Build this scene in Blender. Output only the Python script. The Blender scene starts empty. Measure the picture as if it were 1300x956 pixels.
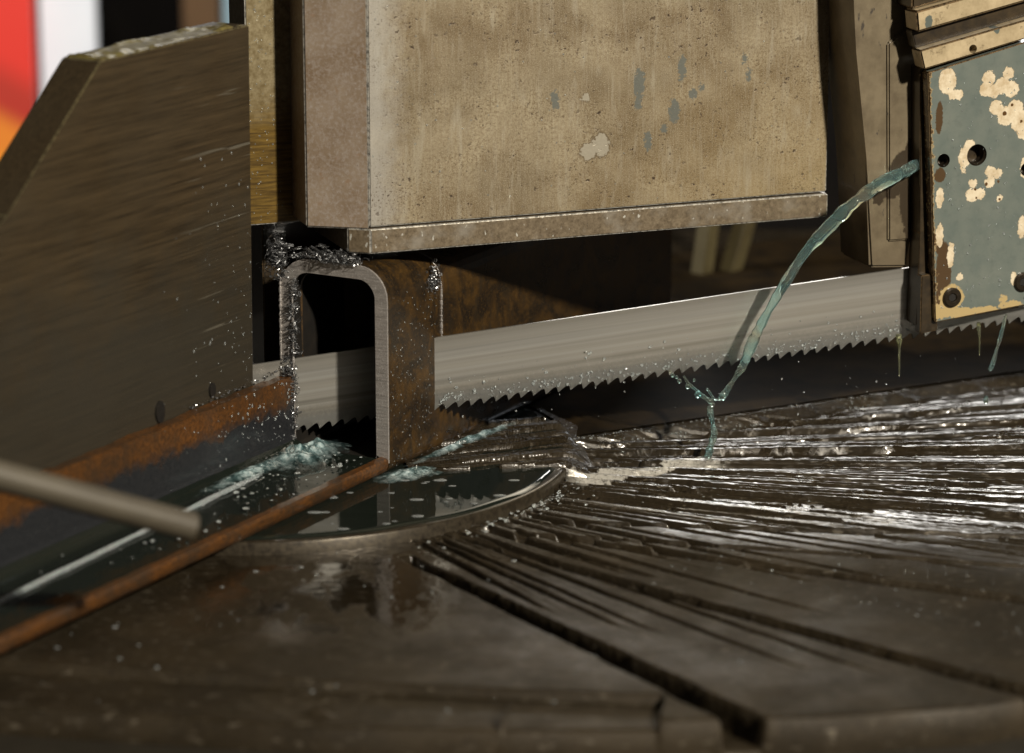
import bpy, bmesh, math, random
import numpy as np
from mathutils import Vector, Matrix, noise as mnoise
random.seed(7)
rng = np.random.default_rng(7)
S = 0.001                      # everything below is written in millimetres
R = math.radians
scn = bpy.context.scene
COL = scn.collection

# ------------------------------------------------------------------ camera
PITCH = R(14.6)
cam_d = bpy.data.cameras.new('camera')
cam = bpy.data.objects.new('camera', cam_d)
COL.objects.link(cam)
cam.location = (0, -1168.5 * math.cos(PITCH) * S, 1168.5 * math.sin(PITCH) * S)
cam.rotation_euler = (math.pi / 2 - PITCH, 0, 0)
cam_d.sensor_width = 36
cam_d.lens = 36 * 4100 / 1300
cam_d.clip_start = 0.05
cam_d.clip_end = 60
cam_d.dof.use_dof = True
cam_d.dof.focus_distance = 1.182
cam_d.dof.aperture_fstop = 8.5
cam_d.dof.aperture_blades = 8
scn.camera = cam

# ------------------------------------------------------------------ light
world = bpy.data.worlds.new('World')
scn.world = world
world.use_nodes = True
bg = world.node_tree.nodes['Background']
bg.inputs[0].default_value = (1.0, 0.93, 0.82, 1)
bg.inputs[1].default_value = 0.03

def area(name, loc, target, size, power, color, size_y=None):
    l = bpy.data.lights.new(name, 'AREA')
    l.energy = power
    l.color = color
    l.shape = 'RECTANGLE' if size_y else 'DISK'
    l.size = size
    if size_y:
        l.size_y = size_y
    o = bpy.data.objects.new(name, l)
    COL.objects.link(o)
    o.location = loc
    o.rotation_euler = (Vector(target) - Vector(loc)).to_track_quat('-Z', 'Y').to_euler()
    return o

# a hard work lamp in front to the right, and a tall shop window far behind to the right
area('work_lamp', (0.98, -1.40, 1.02), (0.03, 0, 0.03), 0.10, 48, (1.0, 0.93, 0.80))
area('shop_window', (0.30, 3.0, 1.0), (0.06, 0, -0.03), 1.0, 18, (1.0, 0.97, 0.92), 0.5)
area('side_window', (2.1, 1.9, 1.65), (-0.05, 0, 0), 0.8, 9, (0.88, 0.94, 1.0), 0.8)
area('board_fill', (-0.30, 0.22, 0.36), (-0.27, 1.06, -0.05), 0.25, 4, (1.0, 0.97, 0.92))  # unseen fill added to brighten the far boards

scn.view_settings.view_transform = 'Standard'
scn.view_settings.look = 'None'
scn.view_settings.gamma = 1
scn.view_settings.exposure = 0.3
scn.view_settings.use_curve_mapping = False

# ------------------------------------------------------------------ node helper
class Mat:
    def __init__(self, name):
        self.m = bpy.data.materials.new(name)
        self.m.use_nodes = True
        self.t = self.m.node_tree
        self.n = self.t.nodes
        self.l = self.t.links
        self.b = self.n['Principled BSDF']
        tc = self.n.new('ShaderNodeTexCoord')
        mp = self.n.new('ShaderNodeMapping')
        mp.inputs['Scale'].default_value = (1000, 1000, 1000)
        self.l.new(tc.outputs['Object'], mp.inputs['Vector'])
        self.co = mp.outputs['Vector']
        sp = self.n.new('ShaderNodeSeparateXYZ')
        self.l.new(self.co, sp.inputs[0])
        self.x, self.y, self.z = sp.outputs
    def put(self, sock, v):
        if isinstance(v, bpy.types.NodeSocket):
            self.l.new(v, sock)
        elif isinstance(v, (tuple, list)) and len(v) == 3 and sock.type == 'RGBA':
            sock.default_value = (*v, 1)
        else:
            sock.default_value = v
    def noise(self, scale, detail=4, rough=0.55, stretch=None, dist=0.0, off=None):
        nd = self.n.new('ShaderNodeTexNoise')
        v = self.co
        if stretch or off:
            mp = self.n.new('ShaderNodeMapping')
            if stretch: mp.inputs['Scale'].default_value = stretch
            if off: mp.inputs['Location'].default_value = off
            self.l.new(v, mp.inputs[0])
            v = mp.outputs[0]
        self.l.new(v, nd.inputs['Vector'])
        nd.inputs['Scale'].default_value = scale
        nd.inputs['Detail'].default_value = detail
        nd.inputs['Roughness'].default_value = rough
        nd.inputs['Distortion'].default_value = dist
        return nd.outputs[0]
    def voro(self, scale, feature='F1'):
        nd = self.n.new('ShaderNodeTexVoronoi')
        nd.feature = feature
        self.l.new(self.co, nd.inputs['Vector'])
        nd.inputs['Scale'].default_value = scale
        return nd.outputs[0]
    def ramp(self, f, a, b, lo=0.0, hi=1.0):
        nd = self.n.new('ShaderNodeMapRange')
        nd.clamp = True
        self.put(nd.inputs[0], f)
        for i, v in zip((1, 2, 3, 4), (a, b, lo, hi)):
            nd.inputs[i].default_value = v
        return nd.outputs[0]
    def math(self, op, a, b=0.0):
        nd = self.n.new('ShaderNodeMath')
        nd.operation = op
        self.put(nd.inputs[0], a)
        self.put(nd.inputs[1], b)
        return nd.outputs[0]
    def mix(self, f, a, b):
        nd = self.n.new('ShaderNodeMix')
        nd.data_type = 'RGBA'
        self.put(nd.inputs[0], f)
        self.put(nd.inputs[6], a)
        self.put(nd.inputs[7], b)
        return nd.outputs[2]
    def blobs(self, pts, warp=2.5, wscale=0.35, ax='xz'):
        """mask of irregular patches: pts = (x, z, radius, stretch_z)"""
        n1 = self.noise(wscale, 5, 0.72)
        n2 = self.noise(wscale, 5, 0.72, off=(31, 17, 5))
        wx = self.math('ADD', self.x if ax[0] == 'x' else self.y, self.math('MULTIPLY', self.math('SUBTRACT', n1, 0.5), warp * 2))
        wz = self.math('ADD', self.z, self.math('MULTIPLY', self.math('SUBTRACT', n2, 0.5), warp * 2))
        res = None
        for p in pts:
            x, z, r = p[:3]
            st = p[3] if len(p) > 3 else 1.0
            dx = self.math('DIVIDE', self.math('SUBTRACT', wx, x), r)
            dz = self.math('DIVIDE', self.math('SUBTRACT', wz, z), r * st)
            d = self.math('ADD', self.math('MULTIPLY', dx, dx), self.math('MULTIPLY', dz, dz))
            res = d if res is None else self.math('MINIMUM', res, d)
        return res                 # < 1 inside
    def bump(self, h, strength=0.4, dist=0.3):
        nd = self.n.new('ShaderNodeBump')
        nd.inputs['Strength'].default_value = strength
        nd.inputs['Distance'].default_value = dist * S
        self.put(nd.inputs['Height'], h)
        self.l.new(nd.outputs[0], self.b.inputs['Normal'])
    def out(self, **k):
        names = dict(color='Base Color', rough='Roughness', metal='Metallic', coat='Coat Weight', coat_rough='Coat Roughness',
                     trans='Transmission Weight', ior='IOR', spec='Specular IOR Level', alpha='Alpha')
        for kk, v in k.items():
            self.put(self.b.inputs[names[kk]], v)
        return self.m

# ------------------------------------------------------------------ materials
def m_block():
    M = Mat('worn_beige_paint')
    big = M.noise(0.035, 5, 0.6, dist=0.6)
    fine = M.noise(0.9, 6, 0.75)
    c = M.mix(M.ramp(big, 0.38, 0.62), (0.38, 0.315, 0.205), (0.175, 0.128, 0.070))
    c = M.mix(M.ramp(fine, 0.43, 0.58), c, M.mix(0.85, c, (0.15, 0.10, 0.048)))
    zone = M.noise(0.05, 4, 0.65, off=(21, 0, 13))
    c = M.mix(M.ramp(zone, 0.42, 0.68, 0, 0.35), c, (0.38, 0.32, 0.215))
    c = M.mix(M.math('MULTIPLY', M.ramp(M.x, 60, 185), M.ramp(M.z, 70, 10, 0, 0.5)), c, (0.30, 0.205, 0.075))
    dsm = M.noise(0.028, 3, 0.6, off=(60, 0, 40))
    c = M.mix(M.ramp(dsm, 0.48, 0.72, 0, 0.55), c, (0.13, 0.095, 0.05))
    grain = M.noise(2.6, 3, 0.7)
    c = M.mix(M.ramp(grain, 0.52, 0.68, 0, 0.75), c, (0.47, 0.40, 0.285))
    # pale vertical runs
    run = M.noise(0.25, 4, 0.6, stretch=(1, 1, 0.16), dist=0.8)
    c = M.mix(M.ramp(run, 0.54, 0.72, 0, 0.38), c, (0.44, 0.40, 0.31))
    # bare steel by the left corner
    left = M.math('ADD', M.x, M.math('MULTIPLY', M.math('SUBTRACT', M.noise(0.22, 4), 0.5), 12))
    c = M.mix(M.ramp(left, 15, 3, 0, 0.55), c, (0.42, 0.41, 0.385))
    brush = M.noise(1.6, 4, 0.6, stretch=(1, 1, 0.04))
    c = M.mix(M.ramp(brush, 0.5, 0.75, 0, 0.2), c, (0.50, 0.46, 0.38))
    c = M.mix(M.ramp(brush, 0.45, 0.28, 0, 0.22), c, (0.12, 0.085, 0.045))
    # dark pits
    pits = M.noise(0.55, 3, 0.5, off=(9, 3, 2))
    pm = M.math('MULTIPLY', M.ramp(pits, 0.655, 0.69), M.ramp(zone, 0.62, 0.42))
    c = M.mix(pm, c, (0.055, 0.035, 0.02))
    p2 = M.noise(1.7, 2, 0.5, off=(4, 8, 1))
    c = M.mix(M.math('MULTIPLY', M.ramp(p2, 0.62, 0.68), M.ramp(zone, 0.65, 0.4)), c, (0.09, 0.06, 0.03))
    # grey-green old coat showing through
    g = M.blobs([(71, 51.5, 1.6, 2), (104, 55, 2.2, 2.6), (121, 60, 1.7, 3), (118, 44, 2.2, 2), (125.5, 50.4, 1.6, 1.4),
                 (129, 52.5, 1.2, 1.3), (107.8, 33.4, 1.5, 2.6), (103.5, 48, 1.4, 2), (146, 62, 1.2, 1.5), (148, 56, 1.0, 3), (114, 38, 1.3, 1)], 3.6, 0.55)
    c = M.mix(M.ramp(g, 1.05, 0.8, 0, 0.9), c, (0.125, 0.132, 0.115))
    f = M.blobs([(84, 31.5, 3.0, 1.0), (89, 33.5, 3.4, 1.2), (83, 51, 1.6, 1)], 2.8, 0.5)
    c = M.mix(M.ramp(f, 1.45, 1.1), c, (0.12, 0.085, 0.045))
    c = M.mix(M.ramp(f, 1.05, 0.85, 0, 0.8), c, (0.40, 0.36, 0.28))
    M.bump(M.math('ADD', M.math('MULTIPLY', fine, 0.5), M.math('MULTIPLY', M.math('SUBTRACT', grain, pm), 0.6)), 0.55, 0.18)
    return M.out(color=c, rough=M.ramp(fine, 0.3, 0.7, 0.30, 0.5), metal=0.3, spec=0.5)

def m_pink():
    M = Mat('scuffed_pinkish_steel')
    big = M.noise(0.05, 5, 0.6)
    fine = M.noise(0.8, 6, 0.72)
    c = M.mix(M.ramp(big, 0.35, 0.65), (0.33, 0.255, 0.185), (0.22, 0.15, 0.09))
    c = M.mix(M.ramp(fine, 0.45, 0.7, 0, 0.75), c, (0.46, 0.40, 0.36))
    c = M.mix(M.ramp(M.noise(1.1, 5, 0.7, off=(7, 0, 0)), 0.62, 0.72, 0, 0.8), c, (0.09, 0.06, 0.04))
    c = M.mix(M.ramp(M.noise(0.16, 4, 0.6, off=(3, 2, 0)), 0.62, 0.75, 0, 0.6), c, (0.28, 0.14, 0.05))
    M.bump(fine, 0.4, 0.15)
    return M.out(color=c, rough=0.42, metal=0.3)

def m_plate():
    M = Mat('dull_base_plate_steel')
    fine = M.noise(0.6, 6, 0.75)
    c = M.mix(M.ramp(fine, 0.35, 0.68), (0.22, 0.17, 0.11), (0.085, 0.06, 0.034))
    run = M.noise(0.09, 4, 0.6)
    c = M.mix(M.ramp(run, 0.5, 0.7, 0, 0.7), c, (0.27, 0.24, 0.195))
    c = M.mix(M.ramp(M.noise(0.5, 2, 0.5, off=(5, 5, 5), stretch=(1, 1, 0.6)), 0.68, 0.72), c, (0.5, 0.48, 0.42))
    M.bump(fine, 0.6, 0.2)
    return M.out(color=c, rough=0.42, metal=0.3)

def m_edge(name='bare_worn_edge', col=(0.55, 0.52, 0.46)):
    M = Mat(name)
    f = M.noise(0.7, 5, 0.7)
    return M.out(color=M.mix(M.ramp(f, 0.45, 0.62), col, tuple(v * 0.3 for v in col)), rough=0.35, metal=0.6)

def m_gold():
    M = Mat('oily_golden_steel')
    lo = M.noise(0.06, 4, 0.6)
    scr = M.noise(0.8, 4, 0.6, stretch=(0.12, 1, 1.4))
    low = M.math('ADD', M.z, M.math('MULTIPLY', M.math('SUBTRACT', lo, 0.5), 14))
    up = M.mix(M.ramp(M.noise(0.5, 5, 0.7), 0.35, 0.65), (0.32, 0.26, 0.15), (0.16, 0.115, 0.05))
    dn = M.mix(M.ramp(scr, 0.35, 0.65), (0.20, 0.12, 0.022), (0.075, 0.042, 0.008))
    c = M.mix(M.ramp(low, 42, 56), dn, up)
    M.bump(scr, 0.3, 0.12)
    return M.out(color=c, rough=0.36, metal=0.35, coat=0.3, coat_rough=0.15)

def m_jaw():
    M = Mat('dark_machined_jaw_steel')
    scr = M.noise(1.0, 6, 0.75, stretch=(0.03, 1, 1.0))
    big = M.noise(0.022, 4, 0.6)
    c = M.mix(M.ramp(scr, 0.35, 0.68), (0.082, 0.056, 0.028), (0.023, 0.0155, 0.0078))
    c = M.mix(M.ramp(big, 0.4, 0.65, 0, 0.4), c, (0.055, 0.042, 0.024))
    dirt = M.noise(0.045, 5, 0.65, off=(50, 0, 20))
    low = M.math('ADD', M.z, M.math('MULTIPLY', M.math('SUBTRACT', dirt, 0.5), 90))
    c = M.mix(M.ramp(low, 105, 60, 0, 0.7), c, (0.040, 0.036, 0.027))
    gouge = M.noise(0.4, 2, 0.5, stretch=(0.05, 1, 1.1), off=(11, 0, 3))
    gm = M.math('MULTIPLY', M.ramp(gouge, 0.66, 0.70), M.ramp(M.x, -70, -35))
    c = M.mix(gm, c, (0.13, 0.115, 0.085))
    M.bump(M.math('ADD', scr, M.math('MULTIPLY', gm, -0.8)), 0.5, 0.2)
    return M.out(color=c, rough=M.ramp(big, 0.3, 0.7, 0.34, 0.5), metal=0.35)

def m_rust_tube():
    M = Mat('wet_rusty_tube_skin')
    a = M.noise(0.09, 6, 0.65, dist=0.8)
    f = M.noise(0.9, 5, 0.7)
    d = M.noise(0.35, 4, 0.6, stretch=(1, 1, 0.35), off=(3, 1, 8))
    c = M.mix(M.ramp(a, 0.42, 0.62), (0.018, 0.012, 0.007), (0.062, 0.032, 0.008))
    c = M.mix(M.ramp(f, 0.52, 0.72, 0, 0.7), c, (0.12, 0.062, 0.014))
    c = M.mix(M.ramp(d, 0.5, 0.66, 0, 0.8), c, (0.026, 0.018, 0.010))
    M.bump(M.math('ADD', f, a), 0.35, 0.2)
    return M.out(color=c, rough=M.ramp(a, 0.3, 0.7, 0.22, 0.45), metal=0.1, coat=0.5, coat_rough=0.12)

def m_channel():
    M = Mat('rust_banded_channel_steel')
    a = M.noise(0.13, 5, 0.65)
    f = M.noise(0.7, 5, 0.7)
    h = M.math('ADD', M.z, M.math('MULTIPLY', M.math('SUBTRACT', a, 0.5), 16))
    rust = M.mix(M.ramp(f, 0.35, 0.68), (0.038, 0.016, 0.005), (0.165, 0.062, 0.012))
    dark = M.mix(M.ramp(f, 0.4, 0.7), (0.017, 0.018, 0.020), (0.032, 0.032, 0.034))
    m = M.ramp(h, 20.5, 25.5)
    edge = M.ramp(M.math('ADD', M.y, M.math('MULTIPLY', M.math('SUBTRACT', f, 0.5), 1.5)), 6.0, 5.0)
    m = M.math('MAXIMUM', m, M.math('MULTIPLY', edge, M.ramp(f, 0.25, 0.5, 0.55, 1)))
    c = M.mix(m, dark, M.mix(M.ramp(M.noise(0.06, 5, 0.7, off=(2, 2, 2)), 0.42, 0.62, 0, 0.75), rust, (0.035, 0.022, 0.012)))
    M.bump(f, 0.4, 0.2)
    return M.out(color=c, rough=M.ramp(m, 0, 1, 0.24, 0.42), metal=0.15, coat=0.45, coat_rough=0.1)

def m_cut():
    M = Mat('fresh_sawn_steel')
    s = M.noise(0.9, 4, 0.6, stretch=(1, 0.16, 1.6))
    f = M.noise(1.6, 4, 0.7)
    c = M.mix(M.ramp(s, 0.3, 0.7), (0.60, 0.55, 0.51), (0.33, 0.30, 0.275))
    c = M.mix(M.ramp(f, 0.55, 0.7, 0, 0.8), c, (0.85, 0.83, 0.8))
    M.bump(M.math('ADD', s, f), 0.6, 0.25)
    return M.out(color=c, rough=0.36, metal=0.55)

def m_blade():
    M = Mat('brushed_blade_steel')
    s = M.noise(0.55, 5, 0.6, stretch=(0.008, 1, 1.0))
    big = M.noise(0.12, 3, 0.6, stretch=(0.02, 1, 1.0), off=(0, 0, 5))
    c = M.mix(M.ramp(s, 0.3, 0.7), (0.30, 0.288, 0.26), (0.115, 0.108, 0.094))
    c = M.mix(M.ramp(big, 0.4, 0.62, 0, 0.5), c, (0.36, 0.315, 0.24))
    bnd = M.noise(0.24, 2, 0.5, stretch=(0.004, 1, 1.0), off=(0, 0, 9))
    c = M.mix(M.ramp(bnd, 0.36, 0.62, 0, 0.55), c, (0.50, 0.48, 0.44))
    wet = M.noise(1.0, 5, 0.7)
    hz = M.math('ADD', M.z, M.math('MULTIPLY', M.math('SUBTRACT', wet, 0.5), 5))
    c = M.mix(M.ramp(hz, -4, -9, 0, 0.75), c, (0.13, 0.13, 0.122))
    c = M.mix(M.ramp(M.z, 9.0, 12.5, 0, 0.5), c, (0.18, 0.17, 0.15))
    M.bump(s, 0.12, 0.1)
    return M.out(color=c, rough=0.34, metal=0.55)

def m_table(name='wet_scarred_cast_iron'):
    M = Mat(name)
    f = M.noise(0.9, 6, 0.75)
    big = M.noise(0.03, 4, 0.6)
    c = M.mix(M.ramp(f, 0.35, 0.7), (0.013, 0.0095, 0.005), (0.037, 0.027, 0.015))
    c = M.mix(M.ramp(big, 0.45, 0.65, 0, 0.5), c, (0.046, 0.033, 0.018))
    pit = M.noise(0.35, 4, 0.6, off=(8, 2, 0))
    c = M.mix(M.ramp(pit, 0.62, 0.68), c, (0.02, 0.014, 0.008))
    # freshly sawn bright strip beside the hub
    sx_ = M.math('ADD', M.math('MULTIPLY', M.math('SUBTRACT', M.x, 110), 0.86), M.math('MULTIPLY', M.math('SUBTRACT', M.y, -38), 0.51))
    sy_ = M.math('ADD', M.math('MULTIPLY', M.math('SUBTRACT', M.x, 110), -0.51), M.math('MULTIPLY', M.math('SUBTRACT', M.y, -38), 0.86))
    nz = M.noise(0.10, 4, 0.65, off=(4, 9, 0))
    sy_ = M.math('ADD', sy_, M.math('MULTIPLY', M.math('SUBTRACT', nz, 0.5), 14))
    bm_ = M.math('MULTIPLY', M.ramp(M.math('ABSOLUTE', sy_), 7.6, 6.8), M.math('MULTIPLY', M.ramp(M.math('ADD', sx_, M.math('MULTIPLY', nz, 30)), 88, 78), M.ramp(sx_, 7, 12)))
    bm_ = M.math('MULTIPLY', bm_, M.ramp(f, 0.36, 0.5, 0.3, 1))
    c = M.mix(bm_, c, (0.52, 0.49, 0.43))
    c = M.mix(M.ramp(M.noise(0.5, 4, 0.6, stretch=(0.35, 1, 1), off=(1, 4, 2)), 0.60, 0.68, 0, 0.5), c, (0.16, 0.135, 0.10))
    g = M.noise(1.8, 3, 0.7)
    r = M.ramp(M.noise(0.05, 4, 0.6, off=(20, 0, 0)), 0.35, 0.65, 0.2, 0.4)
    wet = M.ramp(M.math('ADD', M.y, M.math('MULTIPLY', M.math('SUBTRACT', big, 0.5), 60)), -115, -72)
    pz = M.noise(0.075, 4, 0.6, stretch=(1.0, 0.45, 1), off=(14, 3, 0))
    px_ = M.math('ADD', M.math('ABSOLUTE', M.math('SUBTRACT', M.x, 33)), M.math('MULTIPLY', M.math('SUBTRACT', pz, 0.5), 60))
    patch = M.math('MULTIPLY', M.ramp(px_, 46, 34), M.ramp(M.math('ADD', M.y, M.math('MULTIPLY', pz, 60)), -180, -150))
    patch = M.math('MULTIPLY', patch, M.ramp(pz, 0.41, 0.49))
    c = M.mix(M.math('MULTIPLY', patch, 0.35), c, (0.008, 0.006, 0.004))
    r = M.math('ADD', r, M.math('MULTIPLY', M.math('SUBTRACT', 1.0, wet), 0.22))
    M.bump(M.math('MULTIPLY', M.math('ADD', M.math('MULTIPLY', f, 0.7), M.math('MULTIPLY', g, 0.6)), M.math('SUBTRACT', 1.0, M.math('MULTIPLY', patch, 0.93))), 0.5, 0.22)
    wet = M.math('MAXIMUM', wet, M.math('MULTIPLY', patch, 2.0))
    r = M.mix(patch, r, (0.06, 0.06, 0.06))
    return M.out(color=c, rough=r, metal=0.25, coat=M.math('MULTIPLY', wet, 0.5), coat_rough=0.1, spec=M.ramp(wet, 0, 1, 0.25, 0.5))

def m_hub():
    M = Mat('wet_hub_steel')
    f = M.noise(0.5, 5, 0.7)
    c = M.mix(M.ramp(f, 0.4, 0.7), (0.022, 0.019, 0.013), (0.045, 0.037, 0.026))
    M.bump(f, 0.3, 0.15)
    return M.out(color=c, rough=0.3, metal=0.2, coat=0.3)

def m_lip():
    M = Mat('bright_hub_lip_steel')
    f = M.noise(0.5, 5, 0.7)
    c = M.mix(M.ramp(f, 0.4, 0.7), (0.060, 0.047, 0.030), (0.014, 0.010, 0.006))
    return M.out(color=c, rough=0.32, metal=0.5)

def m_water_dark():
    M = Mat('dark_standing_coolant')
    w = M.noise(0.05, 3, 0.5)
    w2 = M.noise(0.35, 2, 0.5, off=(3, 3, 0))
    M.bump(M.math('ADD', w, M.math('MULTIPLY', w2, 0.12)), 0.2, 0.5)
    return M.out(color=(0.010, 0.013, 0.010), rough=0.03, ior=1.33, spec=0.4)

def m_coolant(name='teal_coolant', col=(0.64, 0.96, 0.95), trans=0.95, rough=0.0, col2=(0.95, 0.98, 0.83)):
    M = Mat(name)
    col = M.mix(M.ramp(M.noise(0.11, 3, 0.6), 0.45, 0.62), col, col2)
    M.bump(M.noise(0.16, 1, 0.4, off=(5, 5, 5)), 0.15, 1.5)
    return M.out(color=col, rough=rough, trans=trans, ior=1.34)

def m_foam():
    M = Mat('pale_teal_foam')
    f = M.noise(0.8, 5, 0.7)
    c = M.mix(M.ramp(f, 0.35, 0.65), (0.30, 0.55, 0.55), (0.62, 0.78, 0.77))
    M.bump(f, 0.6, 0.4)
    return M.out(color=c, rough=0.08, trans=0.85, ior=1.33)

def m_drop():
    M = Mat('clear_droplet')
    return M.out(color=(0.92, 0.96, 0.95), rough=0.0, trans=0.84, ior=1.34)

def m_chip():
    M = Mat('silver_swarf')
    f = M.noise(2.0, 2)
    return M.out(color=M.mix(M.ramp(f, 0.4, 0.6), (0.36, 0.36, 0.36), (0.12, 0.12, 0.125)), rough=0.3, metal=0.8)

def m_simple(name, c1, c2, scale=0.2, rough=0.5, metal=0.0, bump=0.2, stretch=None, coat=0.0):
    M = Mat(name)
    f = M.noise(scale, 5, 0.65, stretch=stretch)
    M.bump(f, bump, 0.2)
    return M.out(color=M.mix(M.ramp(f, 0.35, 0.65), c1, c2), rough=rough, metal=metal, coat=coat, spec=0.1 if rough > 0.7 else 0.5)

def m_green():
    M = Mat('chipped_grey_green_paint')
    f = M.noise(0.10, 5, 0.6)
    c = M.mix(M.ramp(f, 0.35, 0.65), (0.118, 0.138, 0.122), (0.150, 0.165, 0.142))
    c = M.mix(M.ramp(M.noise(0.3, 5, 0.7, off=(3, 0, 9)), 0.52, 0.75, 0, 0.5), c, (0.085, 0.098, 0.088))
    cream = [(3.5, 101.5, 3.6, 1.3), (5.9, 96.3, 1.9), (8.0, 96.0, 1.9), (20.4, 101.5, 2.7), (19, 97.5, 2.4), (22.5, 96.5, 2.6), (26, 98.5, 3), (28.5, 103, 2.3), (30, 97, 3),
             (24, 90.5, 2.8), (28, 87, 3.4), (32, 89.5, 3.4), (33.5, 84, 3.2), (35.5, 80.5, 2.6), (36.5, 86, 3),
             (11.4, 72.5, 2.4, 1.6), (13.5, 77.0, 2.2), (11.2, 68.4, 1.2, 1.6), (22.6, 66.6, 2.2), (25.6, 65.4, 2.0), (22.4, 62.6, 2.2), (15.6, 62.6, 1.7), (15.2, 58.3, 2.6), (18.4, 58.4, 2.4),
             (26.8, 56.2, 1.1), (1.9, 58, 1.6, 2.4), (2.4, 44, 1.5, 3.0), (36.8, 44.5, 2.0, 2.2), (37, 67, 2.0, 2.0), (7.2, 36, 1.5, 3.2), (11.4, 27.4, 1.4), (34.2, 25, 1.3, 2.2), (40, 75, 2)]
    m = M.blobs(cream, 1.7, 0.55)
    brown = M.blobs([(4.5, 30, 3.2, 3.5), (2.5, 40, 1.8, 2.0), (1.7, 66.5, 2.3, 1.2), (0.6, 88, 1.5, 4.0), (3.6, 20, 2, 3)], 1.2, 0.6)
    rim = M.blobs([(8.2, 19.7, 5.2, 0.95), (4, 15, 5, 0.6), (13, 13.4, 6, 0.32), (22, 13.8, 6, 0.25), (33, 15, 5, 0.28), (30, 17.5, 1.5, 1)], 2.2, 0.5)
    pin = M.blobs([(21, 61.8, 0.7), (26, 62.5, 0.5), (16.5, 60.2, 0.5), (27.5, 88, 0.9), (30.5, 91, 0.6), (17.0, 57, 0.4), (26.8, 55.8, 0.5), (34.6, 84.6, 0.6)], 0.5, 0.9)
    c = M.mix(M.ramp(brown, 1.1, 0.9), c, (0.075, 0.045, 0.022))
    el = M.math('ADD', M.x, M.math('MULTIPLY', M.z, 0.0667))
    el = M.math('ADD', el, M.math('MULTIPLY', M.math('SUBTRACT', M.noise(0.4, 5, 0.75, off=(8, 8, 1)), 0.5), 7))
    c = M.mix(M.ramp(el, 3.6, 3.2), c, (0.34, 0.25, 0.13))
    c = M.mix(M.ramp(el, 3.1, 2.8), c, (0.06, 0.034, 0.016))
    c = M.mix(M.ramp(rim, 1.1, 0.95), c, (0.42, 0.31, 0.145))
    c = M.mix(M.ramp(m, 1.12, 1.04), c, (0.20, 0.17, 0.115))
    c = M.mix(M.ramp(m, 1.02, 0.96), c, M.mix(M.ramp(M.noise(0.25, 5, 0.7, off=(1, 2, 3)), 0.4, 0.65), (0.68, 0.58, 0.42), (0.48, 0.37, 0.23)))
    c = M.mix(M.ramp(pin, 1.1, 0.8), c, (0.09, 0.045, 0.015))
    M.bump(M.math('ADD', M.math('MULTIPLY', f, 0.4), M.ramp(m, 1.05, 0.95, 1, 0)), 0.45, 0.35)
    return M.out(color=c, rough=0.22, coat=0.35, coat_rough=0.08)

def m_cream():
    M = Mat('grimy_cream_paint')
    f = M.noise(0.13, 5, 0.65)
    c = M.mix(M.ramp(f, 0.35, 0.62), (0.48, 0.38, 0.235), (0.33, 0.255, 0.15))
    g = M.blobs([(18, 121.5, 2.2, 0.8), (22, 120, 1.3, 1.4), (-6, 124, 1.6, 1.5), (27, 110.8, 3.8, 0.5), (32, 112.3, 6, 0.5), (38, 111.5, 6, 0.6)], 1.5, 0.5)
    c = M.mix(M.ramp(g, 1.1, 0.9), c, (0.10, 0.115, 0.10))
    d = M.noise(0.3, 5, 0.7, off=(2, 0, 7))
    c = M.mix(M.ramp(d, 0.58, 0.72), c, (0.10, 0.07, 0.035))
    M.bump(f, 0.3, 0.3)
    return M.out(color=c, rough=0.28, coat=0.3, coat_rough=0.1)

def m_column():
    M = Mat('oil_stained_beige_casting')
    f = M.noise(0.10, 5, 0.65)
    c = M.mix(M.ramp(f, 0.35, 0.65), (0.165, 0.13, 0.08), (0.10, 0.076, 0.045))
    d = M.noise(0.35, 4, 0.6, stretch=(1, 1, 0.4), off=(6, 2, 1))
    c = M.mix(M.ramp(d, 0.64, 0.70), c, (0.05, 0.04, 0.03))
    st = M.blobs([(-6, 66, 6.5, 1.3), (-5.0, 56, 3.6, 3.0), (-4, 72, 3, 2.4), (-4.5, 46, 1.8, 4), (-12, 61, 4.5, 1.1), (-16, 57, 2.4, 1.6)], 3, 0.22)
    c = M.mix(M.ramp(st, 1.1, 0.85), c, (0.032, 0.021, 0.010))
    low = M.math('ADD', M.z, M.math('MULTIPLY', M.math('SUBTRACT', f, 0.5), 25))
    c = M.mix(M.ramp(low, 38, 26, 0, 0.6), c, (0.10, 0.075, 0.045))
    M.bump(f, 0.3, 0.3)
    return M.out(color=c, rough=0.4, coat=0.2)

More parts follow.
